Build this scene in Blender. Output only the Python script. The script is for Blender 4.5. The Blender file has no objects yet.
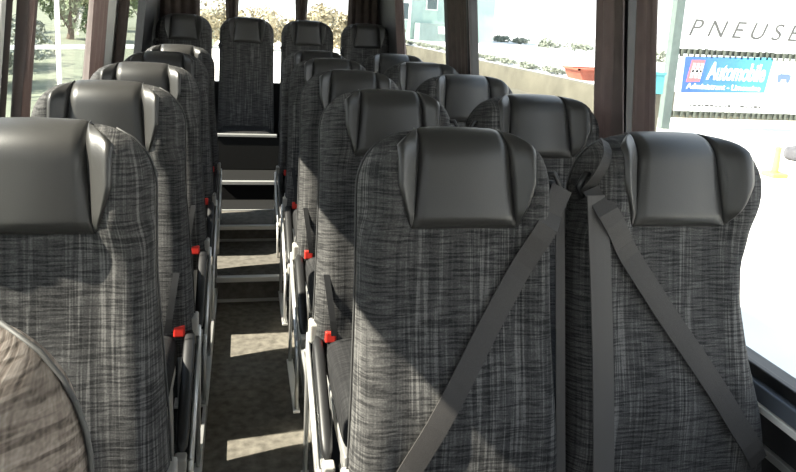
import bpy, bmesh, math, random
from mathutils import Vector, Matrix
S = bpy.context.scene
COL = S.collection
random.seed(7)
PI = math.pi
CAMZ = 1.45

# ------------------------------------------------------------------ helpers
def link(o, parent=None):
    COL.objects.link(o)
    if parent is not None:
        o.parent = parent
    return o

def mesh_obj(name, bm, mat, parent=None, smooth=False, loc=None):
    me = bpy.data.meshes.new(name)
    bmesh.ops.recalc_face_normals(bm, faces=bm.faces)
    bm.to_mesh(me); bm.free()
    if smooth:
        me.polygons.foreach_set('use_smooth', [True] * len(me.polygons))
    me.materials.append(mat)
    o = bpy.data.objects.new(name, me)
    if loc is not None:
        o.location = loc
    return link(o, parent)

def tag(o, label=None, cat=None, group=None, kind=None):
    if label: o['label'] = label
    if cat: o['category'] = cat
    if group: o['group'] = group
    if kind: o['kind'] = kind
    return o

def empty(name, loc, label, cat, group=None):
    o = bpy.data.objects.new(name, None)
    o.empty_display_size = 0.1
    o.location = loc
    link(o)
    return tag(o, label, cat, group)

def struct(name, bm, mat, smooth=False):
    return tag(mesh_obj(name, bm, mat, None, smooth), kind='structure')

def add_box(bm, c0, c1, bevel=0.0):
    t = bmesh.new()
    bmesh.ops.create_cube(t, size=1)
    for v in t.verts:
        v.co = Vector([(c0[i] + c1[i]) / 2 + v.co[i] * (c1[i] - c0[i]) for i in range(3)])
    if bevel > 0:
        bmesh.ops.bevel(t, geom=t.edges[:], offset=bevel, segments=3, profile=0.5, affect='EDGES')
    merge(bm, t)

def merge(bm, t):
    me = bpy.data.meshes.new('tmp')
    t.to_mesh(me); t.free()
    bm.from_mesh(me)
    bpy.data.meshes.remove(me)

def box(c0, c1, bevel=0.0):
    bm = bmesh.new(); add_box(bm, c0, c1, bevel); return bm

def add_prism(bm, poly, axis, a, b):
    """extrude a 2D polygon along an axis: axis 'y' -> poly is (x,z); 'x' -> (y,z); 'z' -> (x,y)"""
    def P(p, t):
        if axis == 'y': return (p[0], t, p[1])
        if axis == 'x': return (t, p[0], p[1])
        return (p[0], p[1], t)
    v0 = [bm.verts.new(P(p, a)) for p in poly]
    v1 = [bm.verts.new(P(p, b)) for p in poly]
    n = len(poly)
    bm.faces.new(v0); bm.faces.new(list(reversed(v1)))
    for i in range(n):
        bm.faces.new((v0[i], v0[(i + 1) % n], v1[(i + 1) % n], v1[i]))

def prism(poly, axis, a, b):
    bm = bmesh.new(); add_prism(bm, poly, axis, a, b); return bm

def add_tube(bm, pts, r, n=10, flat=1.0):
    pts = [Vector(p) for p in pts]
    rings = []
    up = None
    for i, p in enumerate(pts):
        d = (pts[min(i + 1, len(pts) - 1)] - pts[max(i - 1, 0)]).normalized()
        if up is None:
            up = Vector((0, 0, 1)) if abs(d.z) < .9 else Vector((1, 0, 0))
        s = d.cross(up).normalized(); u = s.cross(d).normalized(); up = u
        rr = r[i] if isinstance(r, (list, tuple)) else r
        rings.append([bm.verts.new(p + s * math.cos(2 * PI * k / n) * rr + u * math.sin(2 * PI * k / n) * rr * flat) for k in range(n)])
    for a, b in zip(rings, rings[1:]):
        for k in range(n):
            bm.faces.new((a[k], a[(k + 1) % n], b[(k + 1) % n], b[k]))
    bm.faces.new(rings[0]); bm.faces.new(list(reversed(rings[-1])))

def tube(pts, r, n=10, flat=1.0):
    bm = bmesh.new(); add_tube(bm, pts, r, n, flat); return bm

def add_grid(bm, rows, close=False):
    vs = [[bm.verts.new(p) for p in r] for r in rows]
    for a, b in zip(vs, vs[1:]):
        m = len(a)
        for k in range(m if close else m - 1):
            bm.faces.new((a[k], a[(k + 1) % m], b[(k + 1) % m], b[k]))
    return vs

def uv_grid(bm, rows, vlen):
    """closed loops with a UV map in metres (arc length around, vlen along)"""
    uv = bm.loops.layers.uv.verify()
    vs = [[bm.verts.new(p) for p in r] for r in rows]
    arcs = []
    for r in rows:
        a = [0.0]
        for k in range(len(r)):
            a.append(a[-1] + (Vector(r[(k + 1) % len(r)]) - Vector(r[k])).length)
        mid = a[len(r) // 4]
        arcs.append([q - mid for q in a])
    for i in range(len(vs) - 1):
        m = len(vs[i])
        for k in range(m):
            f = bm.faces.new((vs[i][k], vs[i][(k + 1) % m], vs[i + 1][(k + 1) % m], vs[i + 1][k]))
            for l, (ii, kk) in zip(f.loops, ((i, k), (i, k + 1), (i + 1, k + 1), (i + 1, k))):
                l[uv].uv = (arcs[ii][kk], vlen[ii])
    return vs

def add_sheet(bm, front, back):
    """closed slab between two equally sized grids"""
    f = [[bm.verts.new(p) for p in r] for r in front]
    b = [[bm.verts.new(p) for p in r] for r in back]
    R, C = len(f), len(f[0])
    for i in range(R - 1):
        for j in range(C - 1):
            bm.faces.new((f[i][j], f[i][j + 1], f[i + 1][j + 1], f[i + 1][j]))
            bm.faces.new((b[i][j], b[i + 1][j], b[i + 1][j + 1], b[i][j + 1]))
    for i in range(R - 1):
        bm.faces.new((f[i][0], f[i + 1][0], b[i + 1][0], b[i][0]))
        bm.faces.new((f[i][-1], b[i][-1], b[i + 1][-1], f[i + 1][-1]))
    for j in range(C - 1):
        bm.faces.new((f[0][j], b[0][j], b[0][j + 1], f[0][j + 1]))
        bm.faces.new((f[-1][j], f[-1][j + 1], b[-1][j + 1], b[-1][j]))

def sm(a, b, x):
    t = min(1, max(0, (x - a) / (b - a))); return t * t * (3 - 2 * t)
def lerp(a, b, t): return a + (b - a) * t
def interp(tab, x):
    if x <= tab[0][0]: return tab[0][1]
    for (x0, y0), (x1, y1) in zip(tab, tab[1:]):
        if x <= x1:
            return lerp(y0, y1, (x - x0) / (x1 - x0))
    return tab[-1][1]

# ------------------------------------------------------------------ materials
def new_mat(name):
    m = bpy.data.materials.new(name); m.use_nodes = True
    nt = m.node_tree
    return m, nt, nt.nodes['Principled BSDF']

def mat(name, col, rough=.6, metal=0.0, spec=.5, noise=0.0, nscale=40, bump=0.0, bscale=200, sheen=0):
    m, nt, b = new_mat(name)
    b.inputs['Roughness'].default_value = rough
    b.inputs['Metallic'].default_value = metal
    b.inputs['Specular IOR Level'].default_value = spec
    if sheen:
        b.inputs['Sheen Weight'].default_value = sheen
    tc = nt.nodes.new('ShaderNodeTexCoord')
    if noise > 0:
        n = nt.nodes.new('ShaderNodeTexNoise'); n.inputs['Scale'].default_value = nscale
        n.inputs['Detail'].default_value = 5
        nt.links.new(tc.outputs['Object'], n.inputs['Vector'])
        r = nt.nodes.new('ShaderNodeValToRGB')
        r.color_ramp.elements[0].position = .3; r.color_ramp.elements[1].position = .7
        r.color_ramp.elements[0].color = [c * (1 - noise) for c in col] + [1]
        r.color_ramp.elements[1].color = [min(1, c * (1 + noise)) for c in col] + [1]
        nt.links.new(n.outputs['Fac'], r.inputs['Fac'])
        nt.links.new(r.outputs['Color'], b.inputs['Base Color'])
    else:
        b.inputs['Base Color'].default_value = (*col, 1)
    if bump > 0:
        n2 = nt.nodes.new('ShaderNodeTexNoise'); n2.inputs['Scale'].default_value = bscale
        nt.links.new(tc.outputs['Object'], n2.inputs['Vector'])
        bp = nt.nodes.new('ShaderNodeBump'); bp.inputs['Strength'].default_value = bump
        bp.inputs['Distance'].default_value = .002
        nt.links.new(n2.outputs['Fac'], bp.inputs['Height'])
        nt.links.new(bp.outputs['Normal'], b.inputs['Normal'])
    return m

def fabric_mat(name, dark, mid, light):
    """woven upholstery: grey ground, broken dark weft lines, clusters of pale warp threads"""
    m, nt, b = new_mat(name)
    N = nt.nodes.new; L = nt.links.new
    b.inputs['Roughness'].default_value = .85
    b.inputs['Specular IOR Level'].default_value = .2
    uvn = N('ShaderNodeUVMap'); oi = N('ShaderNodeObjectInfo')
    mul = N('ShaderNodeMath'); mul.operation = 'MULTIPLY'; mul.inputs[1].default_value = 7.3
    L(oi.outputs['Random'], mul.inputs[0])
    off = N('ShaderNodeVectorMath'); off.operation = 'ADD'
    comb = N('ShaderNodeCombineXYZ')
    for k in range(3): L(mul.outputs[0], comb.inputs[k])
    L(uvn.outputs['UV'], off.inputs[0]); L(comb.outputs[0], off.inputs[1])
    def op(o, a, bb):
        x = N('ShaderNodeMath'); x.operation = o
        for k, q in enumerate((a, bb)):
            if isinstance(q, (int, float)): x.inputs[k].default_value = q
            else: L(q, x.inputs[k])
        return x.outputs[0]
    wob = N('ShaderNodeTexNoise'); wob.inputs['Scale'].default_value = 22; L(off.outputs[0], wob.inputs['Vector'])
    sep = N('ShaderNodeSeparateXYZ'); L(off.outputs[0], sep.inputs[0])
    vv = op('ADD', sep.outputs['Y'], op('MULTIPLY', wob.outputs['Fac'], .006))
    c2 = N('ShaderNodeCombineXYZ'); L(sep.outputs['X'], c2.inputs['X']); L(vv, c2.inputs['Y']); L(mul.outputs[0], c2.inputs['Z'])
    def stripes(sx, sy, detail):
        v = N('ShaderNodeVectorMath'); v.operation = 'MULTIPLY'; v.inputs[1].default_value = (sx, sy, 3)
        L(c2.outputs[0], v.inputs[0])
        n = N('ShaderNodeTexNoise'); n.inputs['Scale'].default_value = 1; n.inputs['Detail'].default_value = detail
        n.inputs['Roughness'].default_value = .6
        L(v.outputs[0], n.inputs['Vector']); return n.outputs['Fac']
    def ramp(q, p0, p1):
        r = N('ShaderNodeMapRange'); r.inputs['From Min'].default_value = p0; r.inputs['From Max'].default_value = p1
        L(q, r.inputs['Value']); return r.outputs[0]
    weft = ramp(stripes(15, 200, 1), .48, .60)                 # dark broken weft lines
    warp = ramp(stripes(210, 5, 1), .48, .64)                 # pale warp threads
    wcl = ramp(stripes(17, .8, 0), .44, .60)                  # gathered in clusters
    warp2 = ramp(stripes(120, 3, 1), .50, .66)                # dark warp gaps
    hl = ramp(stripes(14, 210, 1), .52, .68)                  # pale weft flecks
    fine = ramp(stripes(330, 330, 0), .25, .75)
    t = op('ADD', .46, op('MULTIPLY', op('MULTIPLY', warp, op('ADD', op('MULTIPLY', wcl, .85), .15)), .36))
    t = op('ADD', t, op('MULTIPLY', hl, .12))
    t = op('SUBTRACT', t, op('MULTIPLY', weft, .27))
    t = op('SUBTRACT', t, op('MULTIPLY', warp2, .13))
    t = op('ADD', t, op('MULTIPLY', op('SUBTRACT', fine, .5), .16))
    r = N('ShaderNodeValToRGB')
    e = r.color_ramp.elements
    e[0].position = .10; e[0].color = (*dark, 1)
    e[1].position = .95; e[1].color = (*light, 1)
    q = e.new(.46); q.color = (*mid, 1)
    L(t, r.inputs['Fac']); L(r.outputs['Color'], b.inputs['Base Color'])
    bp = N('ShaderNodeBump'); bp.inputs['Strength'].default_value = .2; bp.inputs['Distance'].default_value = .002
    L(t, bp.inputs['Height']); L(bp.outputs['Normal'], b.inputs['Normal'])
    return m

M = {}
M['fabric'] = fabric_mat('plaid_fabric', (.013, .013, .0135), (.050, .049, .049), (.15, .146, .142))
M['tan_fabric'] = fabric_mat('tan_plaid_fabric', (.055, .045, .038), (.17, .143, .125), (.36, .32, .29))  # the plaid with warm light painted into its colours
M['cushion'] = fabric_mat('cushion_fabric', (.008, .008, .009), (.018, .018, .019), (.045, .045, .045))
M['leather'] = mat('leather', (.030, .029, .028), rough=.42, spec=.5, bump=.12, bscale=420)
M['leather_side'] = mat('leather_side', (.033, .032, .031), rough=.40, spec=.5, bump=.12, bscale=420)
M['seam'] = mat('seam', (.008, .008, .008), rough=.8)
M['piping'] = mat('piping', (.045, .045, .045), rough=.6)
M['plastic'] = mat('black_plastic', (.014, .014, .015), rough=.45)
M['cap'] = mat('grey_plastic', (.32, .31, .29), rough=.5)
M['silver'] = mat('silver_metal', (.62, .62, .61), rough=.38, metal=.75)
M['trim_metal'] = mat('brushed_trim', (.55, .55, .54), rough=.35, metal=.6)
M['red'] = mat('red_plastic', (.62, .03, .02), rough=.4)
M['belt'] = mat('belt_webbing', (.036, .033, .032), rough=.7, bump=.4, bscale=900, noise=.15, nscale=500)
M['belt_side'] = mat('belt_webbing_grey', (.06, .056, .054), rough=.7, bump=.3, bscale=900)
M['carpet'] = mat('carpet', (.12, .110, .094), rough=.95, noise=.35, nscale=30, bump=.5, bscale=500, spec=.1)
M['carpet2'] = mat('step_carpet', (.11, .102, .09), rough=.95, noise=.3, nscale=30, bump=.5, bscale=500, spec=.1)
M['rubber'] = mat('black_rubber', (.007, .007, .007), rough=.8, spec=.2)
M['wall_dark'] = mat('dark_wall_panel', (.020, .020, .022), rough=.5, noise=.15, nscale=12)
M['sill'] = mat('blue_grey_sill', (.10, .115, .14), rough=.35)
M['wall_light'] = mat('light_wall_panel', (.55, .55, .52), rough=.6, noise=.05, nscale=8)
M['ceiling'] = mat('ceiling_felt', (.20, .195, .185), rough=.9, noise=.05, nscale=20)
M['gasket'] = mat('black_gasket', (.008, .008, .009), rough=.5)
M['curtain'] = mat('mauve_curtain', (.15, .122, .117), rough=.8, noise=.18, nscale=18, bump=.2, bscale=300, sheen=.15)
def translucent(m, col, fac):
    nt = m.node_tree; b = nt.nodes['Principled BSDF']; o = nt.nodes['Material Output']
    t = nt.nodes.new('ShaderNodeBsdfTranslucent'); t.inputs['Color'].default_value = (*col, 1)
    mx = nt.nodes.new('ShaderNodeMixShader'); mx.inputs['Fac'].default_value = fac
    nt.links.new(b.outputs[0], mx.inputs[1]); nt.links.new(t.outputs[0], mx.inputs[2]); nt.links.new(mx.outputs[0], o.inputs['Surface'])
translucent(M['curtain'], (.30, .245, .235), .42)
M['curtain_dark'] = mat('brown_curtain', (.065, .048, .042), rough=.85, noise=.2, nscale=18, bump=.2, bscale=300)
M['pale'] = mat('pale_plastic', (.75, .74, .72), rough=.5)
M['ground'] = mat('pale_concrete', (.74, .72, .67), rough=.9, noise=.12, nscale=.6)
M['terrace'] = mat('pale_asphalt', (.52, .52, .52), rough=.9, noise=.10, nscale=.5)
M['concrete'] = mat('retaining_concrete', (.10, .094, .072), rough=.95, noise=.22, nscale=1.3)
M['white'] = mat('white_paint', (.80, .80, .80), rough=.5)
M['board'] = mat('sign_white', (.78, .79, .80), rough=.5)
M['post'] = mat('grey_green_paint', (.095, .125, .118), rough=.6, noise=.12, nscale=6)
M['frame'] = mat('dark_green_frame', (.08, .09, .075), rough=.7, noise=.4, nscale=9)
M['grey_letter'] = mat('grey_letter', (.07, .07, .07), rough=.5)
M['blue'] = mat('banner_blue', (.10, .28, .72), rough=.5)
M['cyan'] = mat('banner_cyan', (.13, .60, .72), rough=.5)
M['pink'] = mat('logo_red', (.55, .13, .15), rough=.5)
M['navy'] = mat('icon_blue', (.10, .16, .50), rough=.5)
M['peach'] = mat('icon_peach', (.85, .55, .35), rough=.5)
M['teal'] = mat('teal_paint', (.07, .28, .32), rough=.5)
M['yellow'] = mat('yellow_paint', (.85, .62, .10), rough=.6)
M['rust'] = mat('rust_red', (.32, .09, .055), rough=.7, noise=.25, nscale=2)
M['stone'] = mat('dark_stone', (.08, .08, .09), rough=.9, noise=.3, nscale=6)
M['facade'] = mat('pale_green_render', (.36, .47, .44), rough=.9, noise=.06, nscale=2)
M['facade2'] = mat('grey_green_render', (.22, .29, .28), rough=.9, noise=.1, nscale=2)
M['roof'] = mat('roof_tile', (.30, .24, .20), rough=.9, noise=.2, nscale=4)
M['pane'] = mat('dark_pane', (.06, .09, .10), rough=.1)
M['leaf'] = mat('leaf_green', (.19, .24, .14), rough=.7, noise=.35, nscale=1.2)
M['leaf_pale'] = mat('leaf_pale', (.30, .26, .17), rough=.8, noise=.3, nscale=1.0)
M['leaf_grey'] = mat('leaf_grey', (.20, .22, .18), rough=.8, noise=.35, nscale=1.5)
M['bark'] = mat('bark', (.09, .065, .045), rough=.95, noise=.3, nscale=8)

def banner_mat():
    m, nt, b = new_mat('banner_gradient')      # the printed banner fades from blue to turquoise
    tc = nt.nodes.new('ShaderNodeTexCoord'); s = nt.nodes.new('ShaderNodeSeparateXYZ')
    r = nt.nodes.new('ShaderNodeValToRGB'); mr = nt.nodes.new('ShaderNodeMapRange')
    mr.inputs['From Min'].default_value = -1.15; mr.inputs['From Max'].default_value = 1.15
    r.color_ramp.elements[0].color = (.035, .10, .46, 1)
    r.color_ramp.elements[1].color = (.075, .40, .50, 1)
    q = r.color_ramp.elements.new(.6); q.color = (.045, .21, .50, 1)
    nt.links.new(tc.outputs['Object'], s.inputs[0]); nt.links.new(s.outputs['X'], mr.inputs['Value'])
    nt.links.new(mr.outputs[0], r.inputs['Fac']); nt.links.new(r.outputs['Color'], b.inputs['Base Color'])
    b.inputs['Roughness'].default_value = .5
    return m
M['banner'] = banner_mat()

def glass_mat():
    m = bpy.data.materials.new('window_glass'); m.use_nodes = True
    nt = m.node_tree; nt.nodes.clear()
    o = nt.nodes.new('ShaderNodeOutputMaterial'); mx = nt.nodes.new('ShaderNodeMixShader')
    t = nt.nodes.new('ShaderNodeBsdfTransparent'); g = nt.nodes.new('ShaderNodeBsdfGlossy')
    lw = nt.nodes.new('ShaderNodeLayerWeight'); lw.inputs['Blend'].default_value = .5
    pw = nt.nodes.new('ShaderNodeMath'); pw.operation = 'POWER'; pw.inputs[1].default_value = 5
    ml = nt.nodes.new('ShaderNodeMath'); ml.operation = 'MULTIPLY_ADD'; ml.inputs[1].default_value = .35; ml.inputs[2].default_value = .015
    nt.links.new(lw.outputs['Facing'], pw.inputs[0]); nt.links.new(pw.outputs[0], ml.inputs[0])
    t.inputs['Color'].default_value = (.93, .95, .95, 1)
    g.inputs['Roughness'].default_value = .02
    nt.links.new(ml.outputs[0], mx.inputs['Fac']); nt.links.new(t.outputs[0], mx.inputs[1]); nt.links.new(g.outputs[0], mx.inputs[2])
    nt.links.new(mx.outputs[0], o.inputs['Surface'])
    return m
M['glass'] = glass_mat()

# ------------------------------------------------------------------ bus shell
XL, XR = -.72, 1.2                       # inner wall faces below the sill
YF, YB = -1.7, 6.02                      # front bulkhead, rear wall
SILL, HEAD, ROOF = .715, 1.75, 2.02
SILL_R = .690
SILL_L = .645                            # the left windows start a little lower
PLAT = .07                               # seat platforms beside the sunken aisle
STEP1 = .13
def wx(side, z):                         # inner wall face leans in above the sill
    d = max(0, z - SILL) * .105
    return XL + d if side < 0 else XR - d
T = .05
def side_prism(side, z0, z1, y0, y1, thick=T, inset=0.0):
    zs = [z0] + ([SILL] if z0 < SILL < z1 else []) + [z1]
    inn = [(wx(side, z) - side * inset, z) for z in zs]
    out = [(wx(side, z) + side * (thick - inset), z) for z in reversed(zs)]
    return prism(inn + out, 'y', y0, y1)

# floors
bm = box((-.12, YF, -.06), (.258, 3.45, 0.0)); struct('floor', bm, M['carpet'])
bm = box((XL - T, YF, -.06), (-.12, 3.45, PLAT)); struct('floor_left', bm, M['rubber'])
bm = box((.258, YF, -.06), (XR + T, 3.45, PLAT)); struct('floor_right', bm, M['rubber'])
bm = box((XL - T, 3.45, -.06), (XR + T, 4.03, STEP1)); struct('floor_step_low', bm, M['carpet2'])
bm = box((XL - T, 4.03, -.06), (XR + T, 4.351, .22)); struct('floor_step_mid', bm, M['carpet2'])
bm = box((XL - T, 4.351, -.06), (XR + T, 4.62, .221)); struct('floor_dark', bm, M['rubber'])
bm = box((XL - T, 4.62, -.06), (XR + T, YB, .345)); struct('floor_rear', bm, M['rubber'])
n = 0
def trim(bm, m):
    global n
    n += 1
    return struct('trim_%d' % n, bm, m)
# step nosings and the thin strips at the foot of each riser
trim(box((-.118, 3.435, STEP1 - .022), (.256, 3.47, STEP1 + .004), .003), M['trim_metal'])
trim(box((-.118, 3.440, .001), (.256, 3.449, .016)), M['trim_metal'])
trim(box((-.13, 4.018, .22 - .02), (.27, 4.05, .224), .003), M['trim_metal'])
trim(box((-.13, 4.020, STEP1 + .001), (.27, 4.029, STEP1 + .014)), M['trim_metal'])
trim(box((-.13, 4.345, .2205), (.27, 4.362, .228)), M['trim_metal'])
trim(box((-.13, 4.606, .345 - .02), (.27, 4.64, .349), .003), M['trim_metal'])
# silver sides of the aisle
trim(box((.246, YF, .004), (.2578, 3.43, PLAT + .05), .002), M['silver'])
trim(box((-.1198, YF, .004), (-.108, 3.43, PLAT + .004), .002), M['silver'])

# side walls: below the sill, above the windows
for side, nm in ((-1, 'left'), (1, 'right')):
    struct('wall_%s' % nm, side_prism(side, -.06, SILL_R if side > 0 else SILL_L, YF, YB), M['wall_dark'])
    struct('wall_%s_upper' % nm, side_prism(side, HEAD, ROOF, YF, YB), M['wall_light'])
# pillars between the windows
def pillar(side, y0, y1, m): trim(side_prism(side, SILL_R if side > 0 else SILL_L, HEAD, y0, y1), m)
pillar(-1, YF, -1.2, M['wall_light']); pillar(-1, .9, 1.0, M['wall_light'])
pillar(-1, 2.16, 2.20, M['wall_light']); pillar(-1, 2.20, 2.26, M['gasket'])
pillar(-1, 3.70, 4.12, M['wall_light']); pillar(-1, 5.15, YB, M['wall_dark'])  # rear panel lengthened forward, unseen, to keep sun off the back row
pillar(1, YF, -1.2, M['wall_light']); pillar(1, .10, .22, M['gasket'])
pillar(1, 1.947, 2.005, M['gasket']); pillar(1, 3.50, 3.95, M['wall_dark']); pillar(1, 5.3, YB, M['wall_dark'])
# window panes (set towards the outside of the wall) with black gaskets
wn = 0
def pane(side, y0, y1):
    global wn
    wn += 1
    bm = bmesh.new()
    zs = [SILL_R - .01, SILL, HEAD + .01] if side > 0 else [SILL_L - .01, SILL, HEAD + .01]
    poly = [(wx(side, z) + side * .034, z) for z in zs] + [(wx(side, z) + side * .038, z) for z in reversed(zs)]
    add_prism(bm, poly, 'y', y0 - .01, y1 + .01)
    struct('window_%d' % wn, bm, M['glass'])
for y0, y1 in ((-1.2, .9), (1.0, 2.16), (2.26, 3.70), (4.12, 5.15)): pane(-1, y0, y1)
for y0, y1 in ((-1.2, .10), (.22, 1.947), (2.005, 3.50), (3.95, 5.3)): pane(1, y0, y1)
# right sill ledge, its white edge, and the silver strip below
trim(box((XR - .035, .1, .632), (XR - .001, YB - .02, .672), .004), M['sill'])
trim(box((XR - .020, .1, .6725), (XR - .001, YB - .02, .702), .004), M['gasket'])
trim(box((XR - .040, .1, .614), (XR - .001, YB - .02, .6315), .003), M['pale'])
trim(box((XR - .014, .1, .505), (XR - .001, YB - .02, .525), .002), M['silver'])
trim(box((XL + .001, YF + .1, .590), (XL + .025, YB - .02, .630), .004), M['sill'])
trim(side_prism(1, .73, HEAD, 3.475, 3.4995, .02, .012), M['gasket'])
# ceiling with coved corners
pts_in, pts_out = [], []
for k in range(17):
    t = k / 16
    x = lerp(wx(-1, ROOF), wx(1, ROOF), t)
    z = ROOF + .10 * (1 - abs(2 * t - 1) ** 4)
    pts_in.append((x, z)); pts_out.append((lerp(wx(-1, ROOF) - T, wx(1, ROOF) + T, t), z + .05))
struct('ceiling', prism(pts_in + pts_out[::-1], 'y', YF, YB), M['ceiling'])
# rear wall around the rear window
RW = (-.62, 1.08, .86, 1.72)
bm = bmesh.new()
add_box(bm, (XL - T, YB, -.06), (XR + T, YB + T, RW[2]))
add_box(bm, (XL - T, YB, RW[3]), (XR + T, YB + T, 2.17))
add_box(bm, (XL - T, YB, RW[2]), (RW[0], YB + T, RW[3]))
add_box(bm, (RW[1], YB, RW[2]), (XR + T, YB + T, RW[3]))
struct('wall_rear', bm, M['wall_dark'])
wn += 1
struct('window_%d' % wn, box((RW[0] - .01, YB + .03, RW[2] - .01), (RW[1] + .01, YB + .034, RW[3] + .01)), M['glass'])
# front bulkhead and windscreen, behind the camera
bm = bmesh.new()
add_box(bm, (XL - T, YF - T, -.06), (XR + T, YF, .85))
add_box(bm, (XL - T, YF - T, 1.80), (XR + T, YF, 2.17))
for a, b in ((XL - T, XL + .08), (XR - .08, XR + T)): add_box(bm, (a, YF - T, .85), (b, YF, 1.80))
struct('wall_front', bm, M['wall_dark'])
wn += 1
struct('window_%d' % wn, box((XL + .07, YF - .03, .84), (XR - .07, YF - .026, 1.81)), M['glass'])

# ------------------------------------------------------------------ curtains
def curtain(label, side, y0, y1, folds, m, group, z0=.74, z1=1.73, amp=.017, gap=.03):
    front, back = [], []
    nz, ny = 14, folds * 8
    ph = random.random() * 6
    for i in range(nz + 1):
        z = lerp(z1, z0, i / nz)
        f, bk = [], []
        for j in range(ny + 1):
            t = j / ny
            y = lerp(y0, y1, t)
            wav = math.sin(t * folds * 2 * PI + ph + .5 * math.sin(z * 3)) * amp + math.sin(t * folds * 4.3 * PI + z * 2) * amp * .25
            x = wx(side, z) - side * (gap + wav)
            f.append((x, y + .006 * math.sin(z * 5 + t * 9), z)); bk.append((x + side * .002, y + .006 * math.sin(z * 5 + t * 9), z))
        front.append(f); back.append(bk)
    bm = bmesh.new(); add_sheet(bm, front, back)
    o = mesh_obj('curtain', bm, m, None, True)
    return tag(o, label, 'curtain', group)
def rear_curtain(label, x0, x1, folds, m, z0=.9, z1=1.76, group='curtains across the rear window', taper=1.0):
    front, back = [], []
    nz, ny = 12, folds * 8
    for i in range(nz + 1):
        z = lerp(z1, z0, i / nz)
        f, bk = [], []
        w = lerp(1, taper, i / nz)
        for j in range(ny + 1):
            t = j / ny
            x = lerp(x0, x1, .5 + (t - .5) * w)
            y = YB - .035 + .014 * math.sin(t * folds * 2 * PI + z)
            f.append((x, y, z)); bk.append((x, y + .002, z))
        front.append(f); back.append(bk)
    bm = bmesh.new(); add_sheet(bm, front, back)
    return tag(mesh_obj('curtain', bm, m, None, True), label, 'curtain', group)
GL, GR = 'gathered curtains along the left windows', 'gathered curtains along the right windows'
curtain('mauve curtain gathered at the far left edge, by the black pillar', -1, 2.235, 2.345, 3, M['curtain'], GL)
curtain('mauve curtain on the left beside the pale grey pillar, nearer side', -1, 3.20, 3.54, 4, M['curtain'], GL, z0=1.0)
curtain('brown curtain on the left just behind the pale grey pillar', -1, 3.99, 4.10, 2, M['curtain_dark'], GL)
curtain('mauve curtain just left of the big sign, in front of the black strip', 1, 1.77, 1.888, 3, M['curtain'], GR, amp=.007, gap=.012)
curtain('mauve curtain at right between concrete wall view and black strip', 1, 1.945, 2.125, 3, M['curtain'], GR, amp=.007, gap=.012)
curtain('dark brown curtain over pillar left of the concrete wall view', 1, 3.46, 3.85, 5, M['curtain_dark'], GR, amp=.005, gap=.006)
curtain('brown curtain in the right rear corner beside the last window', 1, 4.88, 5.12, 3, M['curtain'], GR)
rear_curtain('wide brown curtain in the left rear corner above the seats', -.64, -.335, 4, M['curtain_dark'])
rear_curtain('narrow dark curtain hanging in the left part of the rear window', -.15, -.02, 2, M['curtain_dark'], z0=1.36, taper=.7)
rear_curtain('narrow dark curtain hanging in the middle of the rear window', .41, .535, 2, M['curtain_dark'], z0=1.36, taper=.7)
rear_curtain('wide dark brown curtain in the right rear corner above seats', .86, 1.13, 4, M['curtain_dark'])

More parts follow.
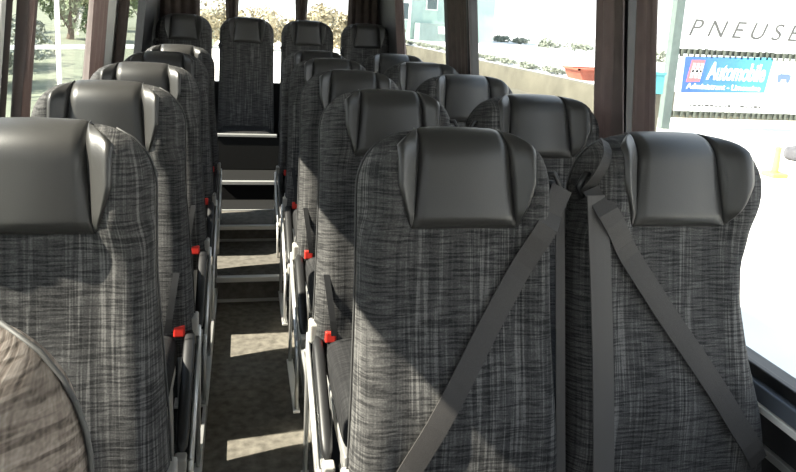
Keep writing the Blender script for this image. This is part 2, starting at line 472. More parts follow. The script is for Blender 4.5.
# ------------------------------------------------------------------ seats
# local frame: origin on the platform under the foot of the backrest, sitter faces -y
PIV = .435                                # height of the backrest's foot above the platform
REC = math.radians(12)
H = .739                                  # length of the backrest from its foot
RT, RC = .055, .12                        # rounding over the top, corner height
def build_seat(kind, PIV=PIV, H=H, REC=REC):
    """kind: aisle_right / window_right / single_left / rear"""
    arm_side = {'aisle_right': -1, 'single_left': 1}.get(kind, 0)
    wing = kind == 'window_right'
    HS = H - .195                          # lower edge of the headrest
    def a_right(h):
        base = interp([(-.06, .220), (.0, .218), (.2, .210), (.45, .204), (.6, .204), (.8, .203)], h)
        if kind == 'aisle_right': base += .008 * (1 - sm(.05, .35, h))
        if kind == 'single_left': base += .016 * (1 - sm(.1, .5, h))
        if wing:
            base = interp([(-.06, .258), (.0, .250), (.12, .230), (.25, .196), (.38, .176), (.46, .178), (.54, .208), (.60, .228), (.64, .232), (.8, .222)], h)
        return base
    def a_left(h):
        if wing: return interp([(-.06, .230), (.0, .230), (.2, .228), (.45, .226), (.6, .218), (.8, .206)], h)
        return interp([(-.06, .220), (.0, .218), (.2, .210), (.45, .204), (.6, .204), (.8, .203)], h)
    def corner(h):                        # 1 below the corner, shrinking to the flat top
        k = (h - (H - RC)) / RC
        return 1.0 if k <= 0 else math.sqrt(max(0, 1 - min(1, k) ** 2.1))
    FT = .088
    def ext(h, s):
        a = a_right(h) if s > 0 else a_left(h)
        return FT + (a - FT) * corner(h)
    def surf(x, tau, sgn=-1):
        """front (sgn -1) or back (sgn 1) of the backrest; tau runs up the face and over the top"""
        Hc = H - RT
        if tau <= Hc: h, c, sn = tau, 1.0, 0.0
        else:
            th = min((tau - Hc) / RT, 2.6); c, sn = math.cos(th), math.sin(th); h = Hc + RT * sn
        a = ext(h, 1 if x >= 0 else -1)
        u = min(1, abs(x) / a)
        b = interp([(-.06, .052), (.15, .066), (.35, .058), (.55, .060), (.8, .058)], h)
        sec = (1 - u ** 4.2) ** (1 / 2.4) if u < 1 else 0
        y = sgn * b * c * sec
        if sgn < 0 and c > 0:              # side bolsters stand forward, the lumbar zone bulges
            ax_ = abs(x)
            low = sm(.50, .86, u) * (1 - sm(.90, 1, u)) * .020 * (1 - sm(HS - .06, HS + .02, h)) * sm(-.02, .08, h)
            up = sm(.086, .146, ax_) * (1 - sm(.80, 1, u)) * .040 * sm(HS - .06, HS + .04, h)
            lum = .012 * math.exp(-((h - .2) / .12) ** 2) * (1 - u * u)
            y -= (low + up + lum) * c
        return x, y, h, c, sn
    def rec(x, y, h):
        return (x, y * math.cos(REC) + h * math.sin(REC), PIV + h * math.cos(REC) - y * math.sin(REC))
    def on(x, tau, off):                   # a point lifted off the front face
        X, y, h, c, sn = surf(x, tau)
        return rec(X, y - off * c, h + off * sn)
    P = {}
    # backrest body
    bm = bmesh.new()
    NU = 40
    rows = []
    hs = [-.06 + (H - RT + .06) * k / 38 for k in range(39)]
    ths = [PI / 2 * k / 9 for k in range(1, 10)]
    taus = hs + [H - RT + RT * t for t in ths]
    for tau in taus:
        loop = []
        for sgn, rng in ((-1, range(0, NU + 1)), (1, range(NU - 1, 0, -1))):
            for j in rng:
                t = -1 + 2 * j / NU
                u = math.copysign(1 - (1 - abs(t)) ** 1.6, t)
                hh = tau if tau <= H - RT else H - RT + RT * math.sin((tau - (H - RT)) / RT)
                x = u * ext(hh, 1 if u >= 0 else -1)
                X, y, h, c, sn = surf(x, tau, sgn)
                loop.append(rec(X, y, h))
        rows.append(loop)
    vs = uv_grid(bm, rows, taus)
    bm.faces.new(vs[0])
    bmesh.ops.remove_doubles(bm, verts=bm.verts[:], dist=1e-5)
    P['backrest'] = bm
    # leather headrest: centre cushion and two wedge wings
    h0 = HS
    tau_top = H - RT + RT * 2.0
    def edge_in(tau, s):                   # border between cushion and wing
        k = (tau - h0) / (H - RT * .2 - h0)
        return s * lerp(.108, .090, min(1, max(0, k)) ** .8)
    def edge_out(tau, s):
        k = min(1, max(0, (tau - h0) / (HS + .09 - h0)))
        lim = ext(min(H - .001, tau if tau < H - RT else H - RT + RT * math.sin(min(PI / 2, (tau - H + RT) / RT))), s)
        e = lerp(.108, .141 if not (wing and s > 0) else .165, k ** .8)
        return s * max(abs(edge_in(tau, s)) + .001, min(e, lim - .028))
    def patch(lo, hi, t0, t1, prof, nu, nt):
        bm = bmesh.new()
        fr = []
        for i in range(nt + 1):
            ti = i / nt; tau = lerp(t0, t1, ti)
            r = []
            for j in range(nu + 1):
                uj = j / nu
                x = lerp(lo(tau), hi(tau), uj)
                r.append(on(x, tau, prof(uj, ti)))
            fr.append(r)
        bk = []
        for i in range(nt + 1):
            tau = lerp(t0, t1, i / nt)
            bk.append([on(lerp(lo(tau), hi(tau), j / nu), tau, -.006) for j in range(nu + 1)])
        add_sheet(bm, fr, bk)
        return bm
    def pil(u, e=.12): return min(1, sm(-.02, e, u)) * min(1, sm(-.02, e, 1 - u))
    P['headrest'] = patch(lambda t: edge_in(t, -1), lambda t: edge_in(t, 1), h0, tau_top,
                          lambda u, t: .002 + (.014 + .010 * math.sin(PI * u)) * pil(u, .09) * min(1, sm(-.01, .08, t)) * (1 - .7 * sm(.55, .85, t)), 24, 30)
    for s, nm in ((-1, 'wing_l'), (1, 'wing_r')):
        P[nm] = patch(lambda t: edge_in(t, s) * .985, lambda t: edge_out(t, s), h0 + .004, H - RT + RT * 1.5,
                      lambda u, t: .001 + .009 * pil(u, .2) * min(1, sm(0, .12, t)) * (1 - .5 * sm(.75, 1, t)), 12, 26)
    # piping along the outer edges
    bm = bmesh.new()
    for s in (-1, 1):
        pts = []
        for k in range(40):
            h = lerp(.0, H - .008, k / 39)
            pts.append(rec(s * (ext(h, s) + .0015), .012, h))
        add_tube(bm, pts, .0022, 6)
    P['piping'] = bm
    # cushion
    bm = bmesh.new(); rows = []
    cw = .188; shift = 0
    for k in range(25):
        t = k / 24
        y = lerp(.03, -.455, t)
        rr = sm(0, .10, t) ; fr = 1 - max(0, (t - .84) / .16) ** 2.2
        fr = math.sqrt(max(.0004, fr))
        top = PIV + .012 + .018 * math.sin(PI * t) + .012 * t
        hh = .062 * max(.35, rr) * (.25 + .75 * fr)
        cz = top - .062 - (1 - fr) * .018
        loop = []
        for q in range(32):
            ang = 2 * PI * q / 32
            cx, sx = math.cos(ang), math.sin(ang)
            loop.append((math.copysign(abs(cx) ** .35, cx) * cw * (.93 + .07 * fr), y, cz + math.copysign(abs(sx) ** .5, sx) * hh))
        rows.append(loop)
    vs = uv_grid(bm, rows, [.5 * k / 24 for k in range(25)]); bm.faces.new(vs[0]); bm.faces.new(vs[-1])
    P['seat_cushion'] = bm
    # steel frame under the cushion, legs
    bm = bmesh.new()
    for s in (-1, 1): add_box(bm, (s * .165 - .012, -.42, PIV - .150), (s * .165 + .012, .03, PIV - .112), .004)
    for y in (-.38, -.02): add_box(bm, (-.165, y - .012, PIV - .146), (.165, y + .012, PIV - .116), .003)
    P['seat_frame'] = bm
    legs = []
    for s in (-1, 1):
        for y, yy in ((-.34, -.37), (-.05, -.02)):
            b2 = tube([(s * .165, y, PIV - .13), (s * .165, yy, .006)], .011, 10)
            add_box(b2, (s * .165 - .022, yy - .03, 0.0), (s * .165 + .022, yy + .03, .010), .002)
            legs.append(b2)
    P['legs'] = legs
    # lowered armrest beside the cushion, on the aisle side
    if arm_side:
        ax = arm_side * (.209 if arm_side < 0 else .224)
        A, B = Vector((ax, -.015, PIV + .015)), Vector((ax, -.36, PIV - .165))
        bm = bmesh.new(); rows = []
        d = (B - A).normalized(); u = Vector((0, -d.z, d.y)) * -1
        if u.z < 0: u = -u
        for k in range(15):
            t = k / 14
            c = A.lerp(B, t) - u * .018 * math.sin(PI * t) * -.4
            hw, hh = .0165, lerp(.026, .021, t)
            e = math.sqrt(max(.05, 1 - (abs(2 * t - 1)) ** 8))
            rows.append([tuple(c + Vector((math.copysign(abs(math.cos(q)) ** .5, math.cos(q)) * hw * e, 0, 0)) + u * math.copysign(abs(math.sin(q)) ** .6, math.sin(q)) * hh * e) for q in [2 * PI * w / 16 for w in range(16)]])
        vs = add_grid(bm, rows, close=True); bm.faces.new(vs[0]); bm.faces.new(vs[-1])
        P['armrest'] = bm
        bm = bmesh.new()
        c = A + Vector((0, .03, .012))
        add_box(bm, (ax - .021, c.y - .034, c.z - .035), (ax + .021, c.y + .020, c.z + .026), .007)
        P['pivot_cap'] = bm
        c = B + d * .012
        P['end_cap'] = box((ax - .015, c.y - .024, c.z - .026), (ax + .015, c.y + .012, c.z + .016), .006)
        # silver side frame on the aisle face: a slanting plate with a long slot and a leg
        bm = bmesh.new()
        sx = arm_side * (.231 if arm_side < 0 else .246)
        for off, w in ((.030, .007), (-.010, .005)):
            add_tube(bm, [Vector((sx, 0.01, PIV - .02)) - u * off, Vector((sx, -.18, PIV - .115)) - u * (off - .008), Vector((sx, -.37, PIV - .21)) - u * off], w, 8)
        add_tube(bm, [(sx, 0.0, PIV + .02), (sx, 0.005, PIV - .10), (sx, -.03, .01)], .007, 8)
        add_tube(bm, [(sx, -.36, PIV - .18), (sx, -.385, .01)], .007, 8)
        add_box(bm, (sx - .012, -.40, 0), (sx + .012, -.01, .009), .002)
        P['side_frame'] = bm
        # buckle on its stalk between armrest and cushion
        bx = arm_side * (.172 if arm_side < 0 else .194)
        P['buckle'] = tube([(bx + arm_side * .004, .0, PIV - .02), (bx, -.03, PIV + .035)], .009, 8, 1.2)
        P['release_button'] = box((bx - .016, -.056, PIV + .010), (bx + .016, -.030, PIV + .045), .005)
        # short strap from behind the bolster to the buckle
        bm = bmesh.new(); fr, bk = [], []
        for k in range(9):
            t = k / 8
            h = lerp(.20, .03, t); x = arm_side * lerp(.188, .165, t)
            p = Vector(on(x, h, .004)) + Vector((0, -.02 * t, 0))
            fr.append([p + Vector((-.009, -.002, 0)), p + Vector((.009, -.002, 0))]); bk.append([p + Vector((-.009, .0, 0)), p + Vector((.009, .0, 0))])
        add_sheet(bm, fr, bk)
        P['lap_strap'] = bm
    # belt guide on the shoulder next to the neighbour
    gs = {'aisle_right': 1, 'window_right': -1, 'rear': -1}.get(kind, 0)
    if gs:
        bm = bmesh.new()
        gx = gs * (.186 if not wing else .196); p = Vector(rec(gx, -.040, .628))
        add_tube(bm, [p + Vector((-.020 * gs, .012, .022)), p + Vector((gs * .012, -.006, .026)), p + Vector((gs * .026, -.008, .0)), p + Vector((gs * .014, -.004, -.022)), p + Vector((-gs * .014, .010, -.018)), p + Vector((-.022 * gs, .012, .006))], .0065, 8)
        add_tube(bm, [p + Vector((-gs * .02, .02, .0)), p + Vector((gs * .012, -.012, 0))], .013, 10)
        P['belt_guide'] = bm
    def ribbon(pts, w, th=.0016, wid=None):
        bm = bmesh.new(); fr, bk = [], []
        for i, p in enumerate(pts):
            a = Vector(pts[max(0, i - 1)]); b = Vector(pts[min(len(pts) - 1, i + 1)])
            d = (b - a).normalized(); nrm = Vector((0, -1, .2)).normalized()
            s = d.cross(nrm).normalized() * w / 2
            p = Vector(p); f = nrm * th
            fr.append([p - s + f, p - s * .33 + f * 1.3, p + s * .33 + f * 1.3, p + s + f]); bk.append([p - s - f, p - s * .33 - f, p + s * .33 - f, p + s - f])
        add_sheet(bm, fr, bk); return bm
    if kind == 'aisle_right':
        pts = [rec(.208, -.065, .625)]
        for k in range(1, 25):
            t = k / 24; h = lerp(.60, -.02, t); x = lerp(.198, -.165, t)
            pts.append(on(x, h, .010))
        P['seat_belt'] = ribbon(pts, .046)
        P['belt_tail'] = ribbon([rec(lerp(.213, .220, k / 10), -.045, lerp(.62, -.05, k / 10)) for k in range(11)], .020)
    if kind == 'window_right':
        pts = [rec(-.20, -.070, .625)]
        for k in range(1, 25):
            t = k / 24; h = lerp(.60, .03, t); x = lerp(-.196, .200, t)
            pts.append(on(x, h, .010))
        P['seat_belt'] = ribbon(pts, .046)
        P['belt_tail'] = ribbon([rec(lerp(-.196, -.178, k / 10), -.082 - .01 * math.sin(PI * k / 10), lerp(.61, -.05, k / 10)) for k in range(11)], .046)
        P['shoulder_strap'] = ribbon([on(lerp(-.204, -.150, k / 12), lerp(.61, .722, k / 12), .006) for k in range(13)], .032)
    return P

MESH = {}
def add_part(name, key, bm, m, smooth=True):
    me = bpy.data.meshes.new(name)
    bmesh.ops.recalc_face_normals(bm, faces=bm.faces)
    bm.to_mesh(me); bm.free()
    if smooth:
        me.polygons.foreach_set('use_smooth', [True] * len(me.polygons))
    me.materials.append(m)
    MESH[key] = me
    return me

def seat_tree(kind, belts=True):
    """first seat of a kind, with its parts"""
    P = build_seat(kind, .20, .850, math.radians(7)) if kind == 'rear' else build_seat(kind, PIV, .727, math.radians(6)) if kind == 'single_left' else build_seat(kind)
    root = bpy.data.objects.new('coach_seat', None); link(root)
    def part(name, bm, m, parent=root, smooth=True, label=None):
        o = mesh_obj(name, bm, m, parent, smooth)
        if label: o['label'] = label
        return o
    part('backrest', P['backrest'], M['fabric'])
    hr = part('headrest', P['headrest'], M['leather'], label='dark grey leather headrest cushion')
    part('headrest_wing', P['wing_l'], M['leather_side'], hr); part('headrest_wing', P['wing_r'], M['leather_side'], hr)
    part('piping', P['piping'], M['piping'])
    part('seat_cushion', P['seat_cushion'], M['cushion'])
    if kind == 'rear':
        part('seat_base', box((-.17, -.38, 0), (.17, .02, .10), .01), M['plastic'], smooth=False)
    if kind != 'rear':
        part('seat_frame', P['seat_frame'], M['silver'], smooth=False)
        for l in P['legs']: part('leg', l, M['silver'], smooth=False)
    if 'armrest' in P:
        ar = part('armrest', P['armrest'], M['plastic'], label='black padded armrest lowered beside the cushion')
        part('pivot_cap', P['pivot_cap'], M['cap'], ar, False); part('end_cap', P['end_cap'], M['cap'], ar, False)
        part('side_frame', P['side_frame'], M['silver'], label='silver side frame facing the aisle')
        bk = part('buckle', P['buckle'], M['plastic'])
        part('release_button', P['release_button'], M['red'], bk, False, 'red belt release button')
        part('lap_strap', P['lap_strap'], M['plastic'], smooth=False)
    if 'belt_guide' in P: part('belt_guide', P['belt_guide'], M['plastic'])
    extra = []
    for k, nm in (('seat_belt', 'seat_belt'), ('belt_tail', 'belt_strap'), ('shoulder_strap', 'shoulder_strap')):
        if k in P:
            extra.append(part(nm, P[k], M['belt_side'] if k == 'belt_tail' else M['belt'], smooth=False, label='grey-brown belt webbing' if k == 'seat_belt' else None))
    return root, extra

def copy_tree(o, parent=None, skip=()):
    c = o.copy(); COL.objects.link(c)
    if parent is not None: c.parent = parent
    for ch in list(o.children):
        if ch in skip: continue
        copy_tree(ch, c, skip)
    return c

BASE_Y = 1.328 - H * math.sin(REC) + .058 * math.cos(REC)
BASE_L = 1.328 - .727 * math.sin(math.radians(6)) + .058
PITCH = .72
def place(root, x, y, label, group, z=PLAT):
    root.location = (x, y, z)
    tag(root, label, 'coach seat', group)

# right-hand pairs, aisle side
LAB_A = ['plaid coach seat with the belt running down to its lower left, large in front',
         'aisle seat directly behind the big front seat, dark headrest half hidden',
         'third aisle seat back in the right-hand pairs, beside the aisle',
         'fourth aisle seat back in the right-hand pairs, only a dark edge showing',
         'rearmost aisle seat of the right-hand pairs, nearest the back row']
LAB_W = ['plaid window seat at far right with a winged edge and crossing belt straps',
         'black-looking window seat behind the belted front pair, below the mauve curtain',
         'window seat with grey headrest in front of the concrete wall view',
         'second-rearmost window seat on the right, dark grey headrest',
         'rearmost window seat on the right, small bluish grey headrest']
LAB_L = ['sunlit tan plaid seat with only its shoulder showing, bottom left corner',
         'big plaid seat at the left edge with a pale shine on its headrest',
         'left single seat with a bright-topped headrest, second full one from the front',
         'third full left single seat, grey headrest beneath the pale pillar',
         'fourth full left single seat, second from the rear of that column',
         'rearmost left single seat, just before the back row']
GA, GW, GS, GRR = 'aisle seats of the right-hand pairs', 'window seats of the right-hand pairs', 'single seats along the left wall', 'seats of the back row'
a0, ax_ = seat_tree('aisle_right'); w0, wx_ = seat_tree('window_right')
# the front pair has no visible short lap strap on the aisle side
for i in range(5):
    ra = a0 if i == 0 else copy_tree(a0, None, ax_)
    place(ra, .433, BASE_Y + i * PITCH, LAB_A[i], GA)
    rw = w0 if i == 0 else copy_tree(w0, None, wx_)
    place(rw, .901 if i else .907, BASE_Y + i * PITCH, LAB_W[i], GW)
l0, lx_ = seat_tree('single_left')
for i in range(6):
    rl = l0 if i == 0 else copy_tree(l0)
    if i == 1: l1 = rl
    place(rl, -.362 if i else -.322, BASE_L + (i - 1) * PITCH - (0 if i else .105), LAB_L[i], GS)
    rl.rotation_euler = (0, 0, 0 if i else -.32)
for r in (a0, l0, l1):                     # no strap shows on these
    for ch in list(r.children):
        if ch.name.startswith('lap_strap'): bpy.data.objects.remove(ch)
for ch in l0.children:                     # warm light on the nearest left seat is painted into a tan fabric
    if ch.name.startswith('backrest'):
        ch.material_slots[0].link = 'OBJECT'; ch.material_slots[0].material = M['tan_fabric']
# back row: four seats on the raised floor
LAB_R = ['back row seat in the left rear corner below the brown curtain',
         'back row seat straight ahead at the end of the aisle',
         'back row seat right of the one facing the aisle',
         'back row seat in the right rear corner below the dark curtain']
r0, rx_ = seat_tree('rear')
for i in range(4):
    rr = r0 if i == 0 else copy_tree(r0)
    place(rr, -.436 + .47 * i, 5.652 - .850 * math.sin(math.radians(7)) + .058, LAB_R[i], GRR, z=.345)
# the back row cushions sit lower on a box: plinth in front of the row
bm = box((XL + .02, 4.97, .345), (XR - .02, 5.0, .580), .006)
struct('trim_%d' % (n + 1), bm, M['rubber']); n += 1
trim(box((-.18, 4.962, .581), (.245, 5.0, .600), .003), M['trim_metal'])

# ------------------------------------------------------------------ outside
GZ = -.65
M['grass'] = mat('grass', (.13, .145, .10), rough=.95, noise=.3, nscale=1.5)
struct('ground', box((-1.6, -200, GZ - .1), (9.0, 1500, GZ)), M['ground'])
struct('ground_left', box((-1500, -200, GZ - .1), (-1.6, 1500, GZ)), M['grass'])
struct('ground_right', box((9.0, -200, GZ - .1), (1500, 16.0, GZ)), M['ground'])
struct('ground_verge', box((7.4, 16.0, GZ - .05), (9.0, 90, GZ + .005)), M['concrete'])
struct('ground_upper', box((9.3, 16.3, GZ - .1), (1500, 1500, -.02)), M['terrace'])

# sign with two boards on posts
SD = 14.0; SC = SD / 9.0
def sx_(x): return x * SC
def sz_(z): return CAMZ + (z - CAMZ) * SC
def text_mesh(body, size, shear=0.0, extrude=.004, bold=0.0, spacing=1.0):
    cu = bpy.data.curves.new('txt', 'FONT'); cu.body = body; cu.size = size; cu.shear = shear
    cu.extrude = extrude; cu.offset = bold; cu.space_character = spacing
    o = bpy.data.objects.new('txt', cu); COL.objects.link(o)
    bpy.context.view_layer.update()
    me = bpy.data.meshes.new_from_object(o.evaluated_get(bpy.context.evaluated_depsgraph_get()))
    bpy.data.objects.remove(o); bpy.data.curves.remove(cu)
    return me
def letters(name, body, x0, x1, z0, z1, y, m, parent, shear=0, bold=0, spacing=1.0):
    me = text_mesh(body, 1.0, shear, .01, bold, spacing)
    xs = [v.co.x for v in me.vertices]; ys = [v.co.y for v in me.vertices]
    ax, bx, ay, by = min(xs), max(xs), min(ys), max(ys)
    for v in me.vertices:
        v.co = Vector((lerp(x0, x1, (v.co.x - ax) / (bx - ax)), y - .004 - v.co.z * .6, lerp(z0, z1, (v.co.y - ay) / (by - ay))))
    me.materials.clear(); me.materials.append(m)
    o = bpy.data.objects.new(name, me); return link(o, parent)
sign = empty('roadside_sign', (sx_(7.0), SD, GZ), 'tall two-board sign on grey-green post with PNEUSE lettering and blue banner', 'sign')
sign_base = Vector(sign.location)
def spart(name, bm, m, label=None, parent=None):
    bmesh.ops.translate(bm, verts=bm.verts[:], vec=-sign_base if parent is None else Vector((0, 0, 0)))
    o = mesh_obj(name, bm, m, parent or sign)
    if label: o['label'] = label
    return o
X0, X1 = sx_(6.06), sx_(8.55)
spart('post', box((sx_(5.90), SD + .02, GZ), (sx_(6.035), SD + .20, sz_(2.4)), .01), M['post'], 'grey-green post')
spart('post', box((X1, SD + .02, GZ), (X1 + .2, SD + .20, sz_(2.4)), .01), M['post'], 'grey-green post')
ub = spart('board', box((X0, SD, sz_(1.275)), (X1, SD + .05, sz_(2.02))), M['board'], 'white upper board')
lb = spart('board', box((X0, SD, sz_(.37)), (X1, SD + .05, sz_(1.185))), M['board'], 'white lower board')
def frame_rail(z0, z1):
    bm = box((X0 - .12, SD + .055, z0), (X1, SD + .10, z1))
    k = X0
    while k < X1:                                     # lacing that overlaps the boards' edges
        add_box(bm, (k, SD - .012, z0 - .035 - random.random() * .02), (k + .045, SD + .06, z1 + .02 * random.random()))
        k += .13 + .05 * random.random()
    return bm
spart('frame_rail', frame_rail(sz_(1.175), sz_(1.255)), M['frame'], 'dark laced rail')
spart('frame_rail', frame_rail(sz_(.305), sz_(.365)), M['frame'], 'dark laced rail')
def rel(o):                                            # children built in world space -> parent space
    for v in o.data.vertices: v.co -= sign_base
    return o
lt = letters('lettering', 'PNEUSE', sx_(6.135), sx_(7.98), sz_(1.438), sz_(1.675), SD, M['grey_letter'], ub, .32, -.004, 1.55); rel(lt)
bn = spart('banner', prism([(sx_(6.13), sz_(.635)), (sx_(7.50), sz_(.675)), (sx_(7.57), sz_(1.16)), (sx_(7.52), sz_(1.185)), (sx_(6.13), sz_(1.145))], 'y', SD - .012, SD), M['banner'], 'blue to turquoise banner', None)
bn.parent = lb
bc = Vector((sx_(6.85) - sign_base.x, 0, 0))
for v in bn.data.vertices: v.co.x -= bc.x
bn.location = bc
def onban(o):
    rel(o)
    for v in o.data.vertices: v.co -= bc
    o.parent = bn
    return o
YB_ = SD - .014
lg = mesh_obj('logo', prism([(sx_(6.185), sz_(.79)), (sx_(6.40), sz_(.80)), (sx_(6.45), sz_(1.11)), (sx_(6.235), sz_(1.105))], 'y', YB_ - .006, YB_), M['pink']); onban(lg)
bm = bmesh.new()
for q in range(3):
    x = 6.235 + .065 * q
    add_prism(bm, [(sx_(x), sz_(.85)), (sx_(x + .04), sz_(.85)), (sx_(x + .07), sz_(1.06)), (sx_(x + .03), sz_(1.06))], 'y', YB_ - .010, YB_ - .005)
add_prism(bm, [(sx_(6.25), sz_(.93)), (sx_(6.41), sz_(.93)), (sx_(6.415), sz_(.965)), (sx_(6.255), sz_(.965))], 'y', YB_ - .010, YB_ - .005)
onban(mesh_obj('logo_mark', bm, M['white']))
onban(letters('lettering', 'Automobile', sx_(6.50), sx_(7.47), sz_(.83), sz_(1.09), YB_, M['white'], None, .3, .022))
onban(letters('lettering', 'Administrant - Limousine', sx_(6.20), sx_(7.42), sz_(.695), sz_(.775), YB_, M['white'], None, .1, .01))
# fine print, too small to read in the photo: broken grey dashes
bm = bmesh.new(); x = 6.30
while x < 7.45:
    w = .015 + .05 * random.random()
    if not 6.98 < x < 7.08:
        add_box(bm, (sx_(x), SD - .006, sz_(.445)), (sx_(x + w), SD - .001, sz_(.445 + .015 + .02 * random.random())))
    x += w + .02
o = mesh_obj('fine_print', bm, M['grey_letter']); rel(o); o.parent = lb
# small car icon with a peach disc above
bm = bmesh.new()
cx, cz = 7.80, .93
add_prism(bm, [(sx_(cx - .11), sz_(cz - .05)), (sx_(cx + .11), sz_(cz - .05)), (sx_(cx + .115), sz_(cz + .01)), (sx_(cx + .06), sz_(cz + .03)), (sx_(cx + .035), sz_(cz + .08)), (sx_(cx - .035), sz_(cz + .08)), (sx_(cx - .06), sz_(cz + .03)), (sx_(cx - .115), sz_(cz + .01))], 'y', SD - .012, SD - .001)
for s in (-1, 1):
    add_prism(bm, [(sx_(cx + s * .075 + .028 * math.cos(q)), sz_(cz - .06 + .04 * math.sin(q))) for q in [2 * PI * k / 12 for k in range(12)]], 'y', SD - .013, SD - .0005)
o = mesh_obj('car_icon', bm, M['navy']); rel(o); o.parent = lb
o = mesh_obj('icon_windscreen', prism([(sx_(cx - .05), sz_(cz + .032)), (sx_(cx + .05), sz_(cz + .032)), (sx_(cx + .03), sz_(cz + .068)), (sx_(cx - .03), sz_(cz + .068))], 'y', SD - .017, SD - .012), M['board']); rel(o); o.parent = lb
bm = prism([(sx_(7.81 + .05 * math.cos(q)), sz_(1.11 + .04 * math.sin(q))) for q in [2 * PI * k / 16 for k in range(16)]], 'y', SD - .01, SD - .001)
o = mesh_obj('disc_icon', bm, M['peach']); rel(o); o.parent = lb

# foliage
def foliage_bm(r, nleaf, leaf, seed, squash=1.0):
    rnd = random.Random(seed)
    bm = bmesh.new()
    blobs = [(Vector((rnd.uniform(-.5, .5) * r[0], rnd.uniform(-.5, .5) * r[1], rnd.uniform(-.45, .45) * r[2])), rnd.uniform(.4, .62)) for _ in range(9)]
    for k in range(nleaf):
        c, br = blobs[k % 9]
        d = Vector((rnd.gauss(0, 1), rnd.gauss(0, 1), rnd.gauss(0, 1))).normalized()
        p = c + Vector((d.x * r[0], d.y * r[1], d.z * r[2])) * br * rnd.uniform(.7, 1.0)
        nrm = (d + Vector((rnd.uniform(-.7, .7), rnd.uniform(-.7, .7), rnd.uniform(-.7, .7)))).normalized()
        t = nrm.orthogonal().normalized(); t.rotate(Matrix.Rotation(rnd.uniform(0, 6.28), 3, nrm)); b2 = nrm.cross(t)
        s = leaf * rnd.uniform(.6, 1.3)
        vs = [bm.verts.new(p + t * s), bm.verts.new(p + b2 * s * .5 + nrm * s * .12), bm.verts.new(p - t * s), bm.verts.new(p - b2 * s * .5 + nrm * s * .12)]
        bm.faces.new(vs)
    return bm
def tree(name, label, cat, loc, r, trunk, nleaf, leaf, m, seed, group):
    t = empty(name, loc, label, cat, group)
    bm = foliage_bm(r, nleaf, leaf, seed)
    o = mesh_obj('foliage', bm, m, t); o.location = (0, 0, trunk + r[2] * .85)
    b2 = tube([(0, 0, 0), (.05, .03, trunk * .6), (0, 0, trunk + r[2] * .6)], [.14 * r[2] ** .5, .11 * r[2] ** .5, .05], 8)
    for k in range(4):
        a = k * 1.7
        add_tube(b2, [(0, 0, trunk * .8), (math.cos(a) * r[0] * .4, math.sin(a) * r[1] * .4, trunk + r[2] * .9)], [.05, .02], 6)
    mesh_obj('trunk', b2, M['bark'], t)
    return t
GT = 'trees beyond the left windows'
for k, (x, y, s) in enumerate([(-9.2, 42, 2.3), (-17.5, 50, 2.5), (-11.5, 58, 2.6), (-8.6, 66, 2.6), (-21, 62, 2.9), (-15.2, 40, 2.1)]):
    tree('tree', ['broad green tree seen through the left middle window', 'larger green tree standing behind the left middle window greenery',
                  'green tree seen at the right half of the left middle window', 'far green tree seen through the last left window',
                  'distant tall tree above the white rail on the left', 'green tree hidden mostly by the far left curtain'][k], 'tree', (x, y, GZ), (s * 1.3, s * 1.3, s), .6, 2600, .17, M['leaf'], 40 + k, GT)
# low grey-green hedge behind the white rail
GH = 'low hedge bushes behind the white rail'
for k in range(7):
    t = tag(mesh_obj('hedge_bush', foliage_bm((.9, 2.7, .62), 1700, .10, 80 + k), M['leaf_grey'], None), 'low grey-green hedge bush behind the white rail, %s' % ['nearest the bus front', 'second along', 'third along', 'midway along', 'fifth along', 'sixth along', 'farthest along'][k], 'hedge', GH)
    t.location = (-5.6 - 1.25 * k, 18.6 + 4.9 * k, GZ + .60)
# white post-and-rail fence
fe = empty('rail_fence', (-4.15, 17.8, GZ), 'white post-and-rail fence outside the left windows', 'fence')
fe.rotation_euler = (0, 0, math.radians(47))
mesh_obj('rail', box((-6, -.03, .97), (3.0, .03, 1.07), .01), M['white'], fe)
for k in range(4):
    mesh_obj('post', box((-5.65 + k * 2.8, -.04, 0), (-5.57 + k * 2.8, .04, 2.6), .01), M['white'], fe)

# retaining wall on the right with its planted edge
bm = box((9.0, 16.0, GZ), (9.3, 90, .0)); add_box(bm, (9.3, 16.0, GZ), (60, 16.3, .0)); struct('wall_retaining', bm, M['concrete'])
GB = 'low plants along the top of the concrete wall'
for k in range(16):
    y = 21.3 + k * 2.0
    t = tag(mesh_obj('low_plant', foliage_bm((.28, 1.0, .12), 600, .06, 200 + k), M['leaf_grey'], None),
            'low grey-green plant on the concrete wall, %s from the right' % ['first', 'second', 'third', 'fourth', 'fifth', 'sixth', 'seventh', 'eighth', 'ninth', 'tenth', 'eleventh', 'twelfth', 'thirteenth', 'fourteenth', 'fifteenth', 'sixteenth'][k], 'plant', GB)
    t.location = (9.75, y, .12)
GF = 'faint bushes along the far pavement'
for k in range(7):
    t = tag(mesh_obj('far_bush', foliage_bm((.7, 1.6, .32 + .2 * (k % 3 == 1)), 500, .11, 300 + k), M['leaf_grey'], None),
            'faint grey bush far across the bright pavement, %s from the right' % ['first', 'second', 'third', 'fourth', 'fifth', 'sixth', 'seventh'][k], 'bush', GF)
    t.location = (21.5, 28 + 5.0 * k, .24)
# rust-red skip standing on the terrace behind the wall
t = empty('skip', (10.05, 19.4, -.02), 'rust-red metal skip beyond the concrete wall, beside the curtain', 'skip')
mesh_obj('body', prism([(-.40, 0), (.40, 0), (.55, .30), (-.55, .30)], 'y', -.5, .5), M['rust'], t)
bm = bmesh.new()
for a, b in (((-.59, -.55, .29), (.59, -.49, .34)), ((-.59, .49, .29), (.59, .55, .34)), ((-.59, -.55, .29), (-.53, .55, .34)), ((.53, -.55, .29), (.59, .55, .34))): add_box(bm, a, b)
mesh_obj('rim', bm, M['rust'], t)
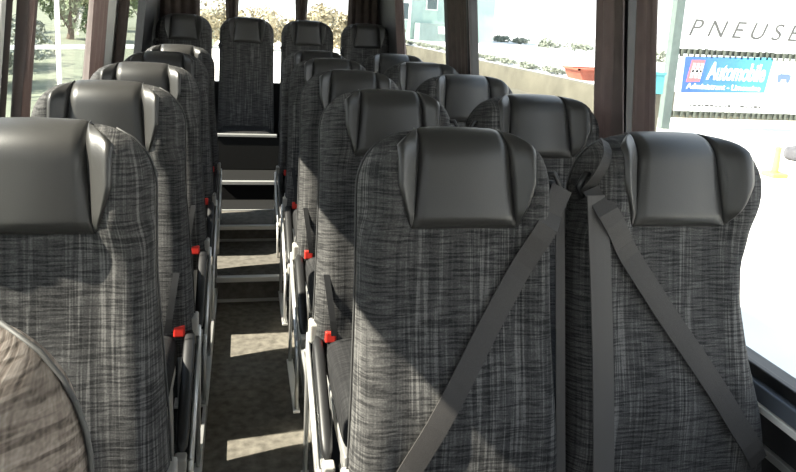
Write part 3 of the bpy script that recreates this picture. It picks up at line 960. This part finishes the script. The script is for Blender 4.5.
# turquoise container left of the sign post
t = empty('cabinet', (8.14, 13.2, GZ), 'turquoise cabinet glimpsed between curtain and sign post', 'cabinet')
mesh_obj('plinth', box((-.24, -.25, 0), (.24, .25, .88), .02), M['concrete'], t)
mesh_obj('body', box((-.26, -.28, .88), (.26, .28, 1.26), .02), M['teal'], t)
mesh_obj('lid', box((-.28, -.30, 1.26), (.28, .30, 1.32), .02), M['teal'], t)
# yellow bollard and dark stone block on the bright forecourt
t = empty('bollard', (8.15, 9.28, GZ), 'small yellow bollard on the bright forecourt beside the window seat', 'bollard')
mesh_obj('shaft', tube([(0, 0, .06), (0, 0, .42)], [.055, .045], 12), M['yellow'], t)
mesh_obj('base', box((-.14, -.14, 0), (.14, .14, .07), .02), M['yellow'], t)
mesh_obj('cap', tube([(0, 0, .42), (0, 0, .46), (0, 0, .48)], [.05, .05, .02], 12), M['yellow'], t)
bm = bmesh.new(); bmesh.ops.create_icosphere(bm, subdivisions=3, radius=.16)
for v in bm.verts:
    v.co *= 1 + .18 * math.sin(v.co.x * 31 + 1) * math.cos(v.co.y * 27); v.co.z *= .9
o = mesh_obj('boulder', bm, M['stone'], None, True); o.location = (9.66, 10.6, GZ + .12)
tag(o, 'dark boulder on the forecourt at the right edge of the photo', 'boulder')

# building seen through the last right window
t = empty('house', (12.6, 52, -.02), 'pale green building seen through the last window on the right', 'building')
mesh_obj('wall', box((-2.0, -.3, 0), (6, 8, 5.2)), M['facade'], t)
mesh_obj('annex', box((-.2, -2.0, 0), (3.6, -.32, 1.25)), M['facade2'], t)
mesh_obj('annex_panel', box((1.2, -2.06, .55), (3.4, -2.01, 1.05)), M['white'], t)
mesh_obj('roof', prism([(-2.4, 5.2), (6.4, 5.2), (2, 7.0)], 'y', -.7, 8.4), M['roof'], t)
mesh_obj('downpipe', tube([(-.6, -.42, 0), (-.6, -.42, 5.2)], .10, 8), M['white'], t)
for px, pz in ((-1.5, 1.4), (.6, 2.2), (2.6, 2.2)):
    w = mesh_obj('window', box((px, -.38, pz), (px + .9, -.31, pz + 1.3)), M['white'], t)
    mesh_obj('pane', box((px + .08, -.41, pz + .08), (px + .82, -.385, pz + 1.22)), M['pane'], w)
# pale bank of shrubs behind the bus
GS2 = 'pale shrubs behind the rear window'
RN = ['leftmost', 'second from left', 'third from left', 'middle', 'fifth from left', 'sixth from left', 'rightmost']
for k in range(7):
    t = tree('shrub', 'pale beige shrub outside the rear window, %s' % RN[k], 'shrub', (-2.6 + 1.75 * k, 40 + (k % 2) * 3.6, GZ), (1.5, 1.4, 1.0 + .25 * ((k * 5) % 3)), .2, 1300, .14, M['leaf_pale'], 500 + k, GS2)

# ------------------------------------------------------------------ light
w = bpy.data.worlds.new('world'); S.world = w; w.use_nodes = True
nt = w.node_tree
bg = nt.nodes['Background']
tcw = nt.nodes.new('ShaderNodeTexCoord'); sxw = nt.nodes.new('ShaderNodeSeparateXYZ')
rw_ = nt.nodes.new('ShaderNodeValToRGB')          # hazy bright sky, a little bluer overhead
rw_.color_ramp.elements[0].position = .0; rw_.color_ramp.elements[0].color = (1.0, .99, .97, 1)
rw_.color_ramp.elements[1].position = .8; rw_.color_ramp.elements[1].color = (.50, .62, .78, 1)
nt.links.new(tcw.outputs['Generated'], sxw.inputs[0]); nt.links.new(sxw.outputs['Z'], rw_.inputs['Fac'])
nt.links.new(rw_.outputs['Color'], bg.inputs['Color'])
bg.inputs['Strength'].default_value = 2.0
sd = bpy.data.lights.new('sun', 'SUN'); sd.energy = 16.5; sd.angle = math.radians(.6); sd.color = (1.0, .91, .76)
so = bpy.data.objects.new('sun', sd); link(so)
SUN_EL, SUN_AZ = math.radians(44), math.radians(7)
SUN_DIR = Vector((math.cos(SUN_EL) * math.cos(SUN_AZ), math.cos(SUN_EL) * math.sin(SUN_AZ), -math.sin(SUN_EL)))       # light travels this way
so.rotation_euler = SUN_DIR.to_track_quat('-Z', 'Y').to_euler()
so.location = (-6, 0, 8)

# ------------------------------------------------------------------ camera
F, PITCHC, YAW, ROLL, SH = 706.0, .192, .223, .056, -80
cy, sy, cp, sp, cr, sr = math.cos(YAW), math.sin(YAW), math.cos(PITCHC), math.sin(PITCHC), math.cos(ROLL), math.sin(ROLL)
u = Vector((cy, -sy, 0)); f0 = Vector((sy, cy, 0)); zz = Vector((0, 0, 1))
d = f0 * cp - zz * sp; v = f0 * sp + zz * cp
Rv = u * cr + v * sr; Uv = -u * sr + v * cr
cam = bpy.data.cameras.new('camera'); co = bpy.data.objects.new('camera', cam); link(co)
mw = Matrix((Rv, Uv, -d)).transposed().to_4x4(); mw.translation = (0, 0, CAMZ)
co.matrix_world = mw
cam.sensor_fit = 'HORIZONTAL'; cam.sensor_width = 36; cam.lens = F * 36 / 796
cam.shift_y = SH / 796
cam.clip_start = .02; cam.clip_end = 3000
S.camera = co
S.view_settings.view_transform = 'Standard'; S.view_settings.look = 'None'
S.view_settings.gamma = 1; S.view_settings.use_curve_mapping = False
S.view_settings.exposure = 0.6
S.cycles.use_denoising = True
S.cycles.max_bounces = 10; S.cycles.diffuse_bounces = 5; S.cycles.transparent_max_bounces = 16
S.cycles.sample_clamp_indirect = 6
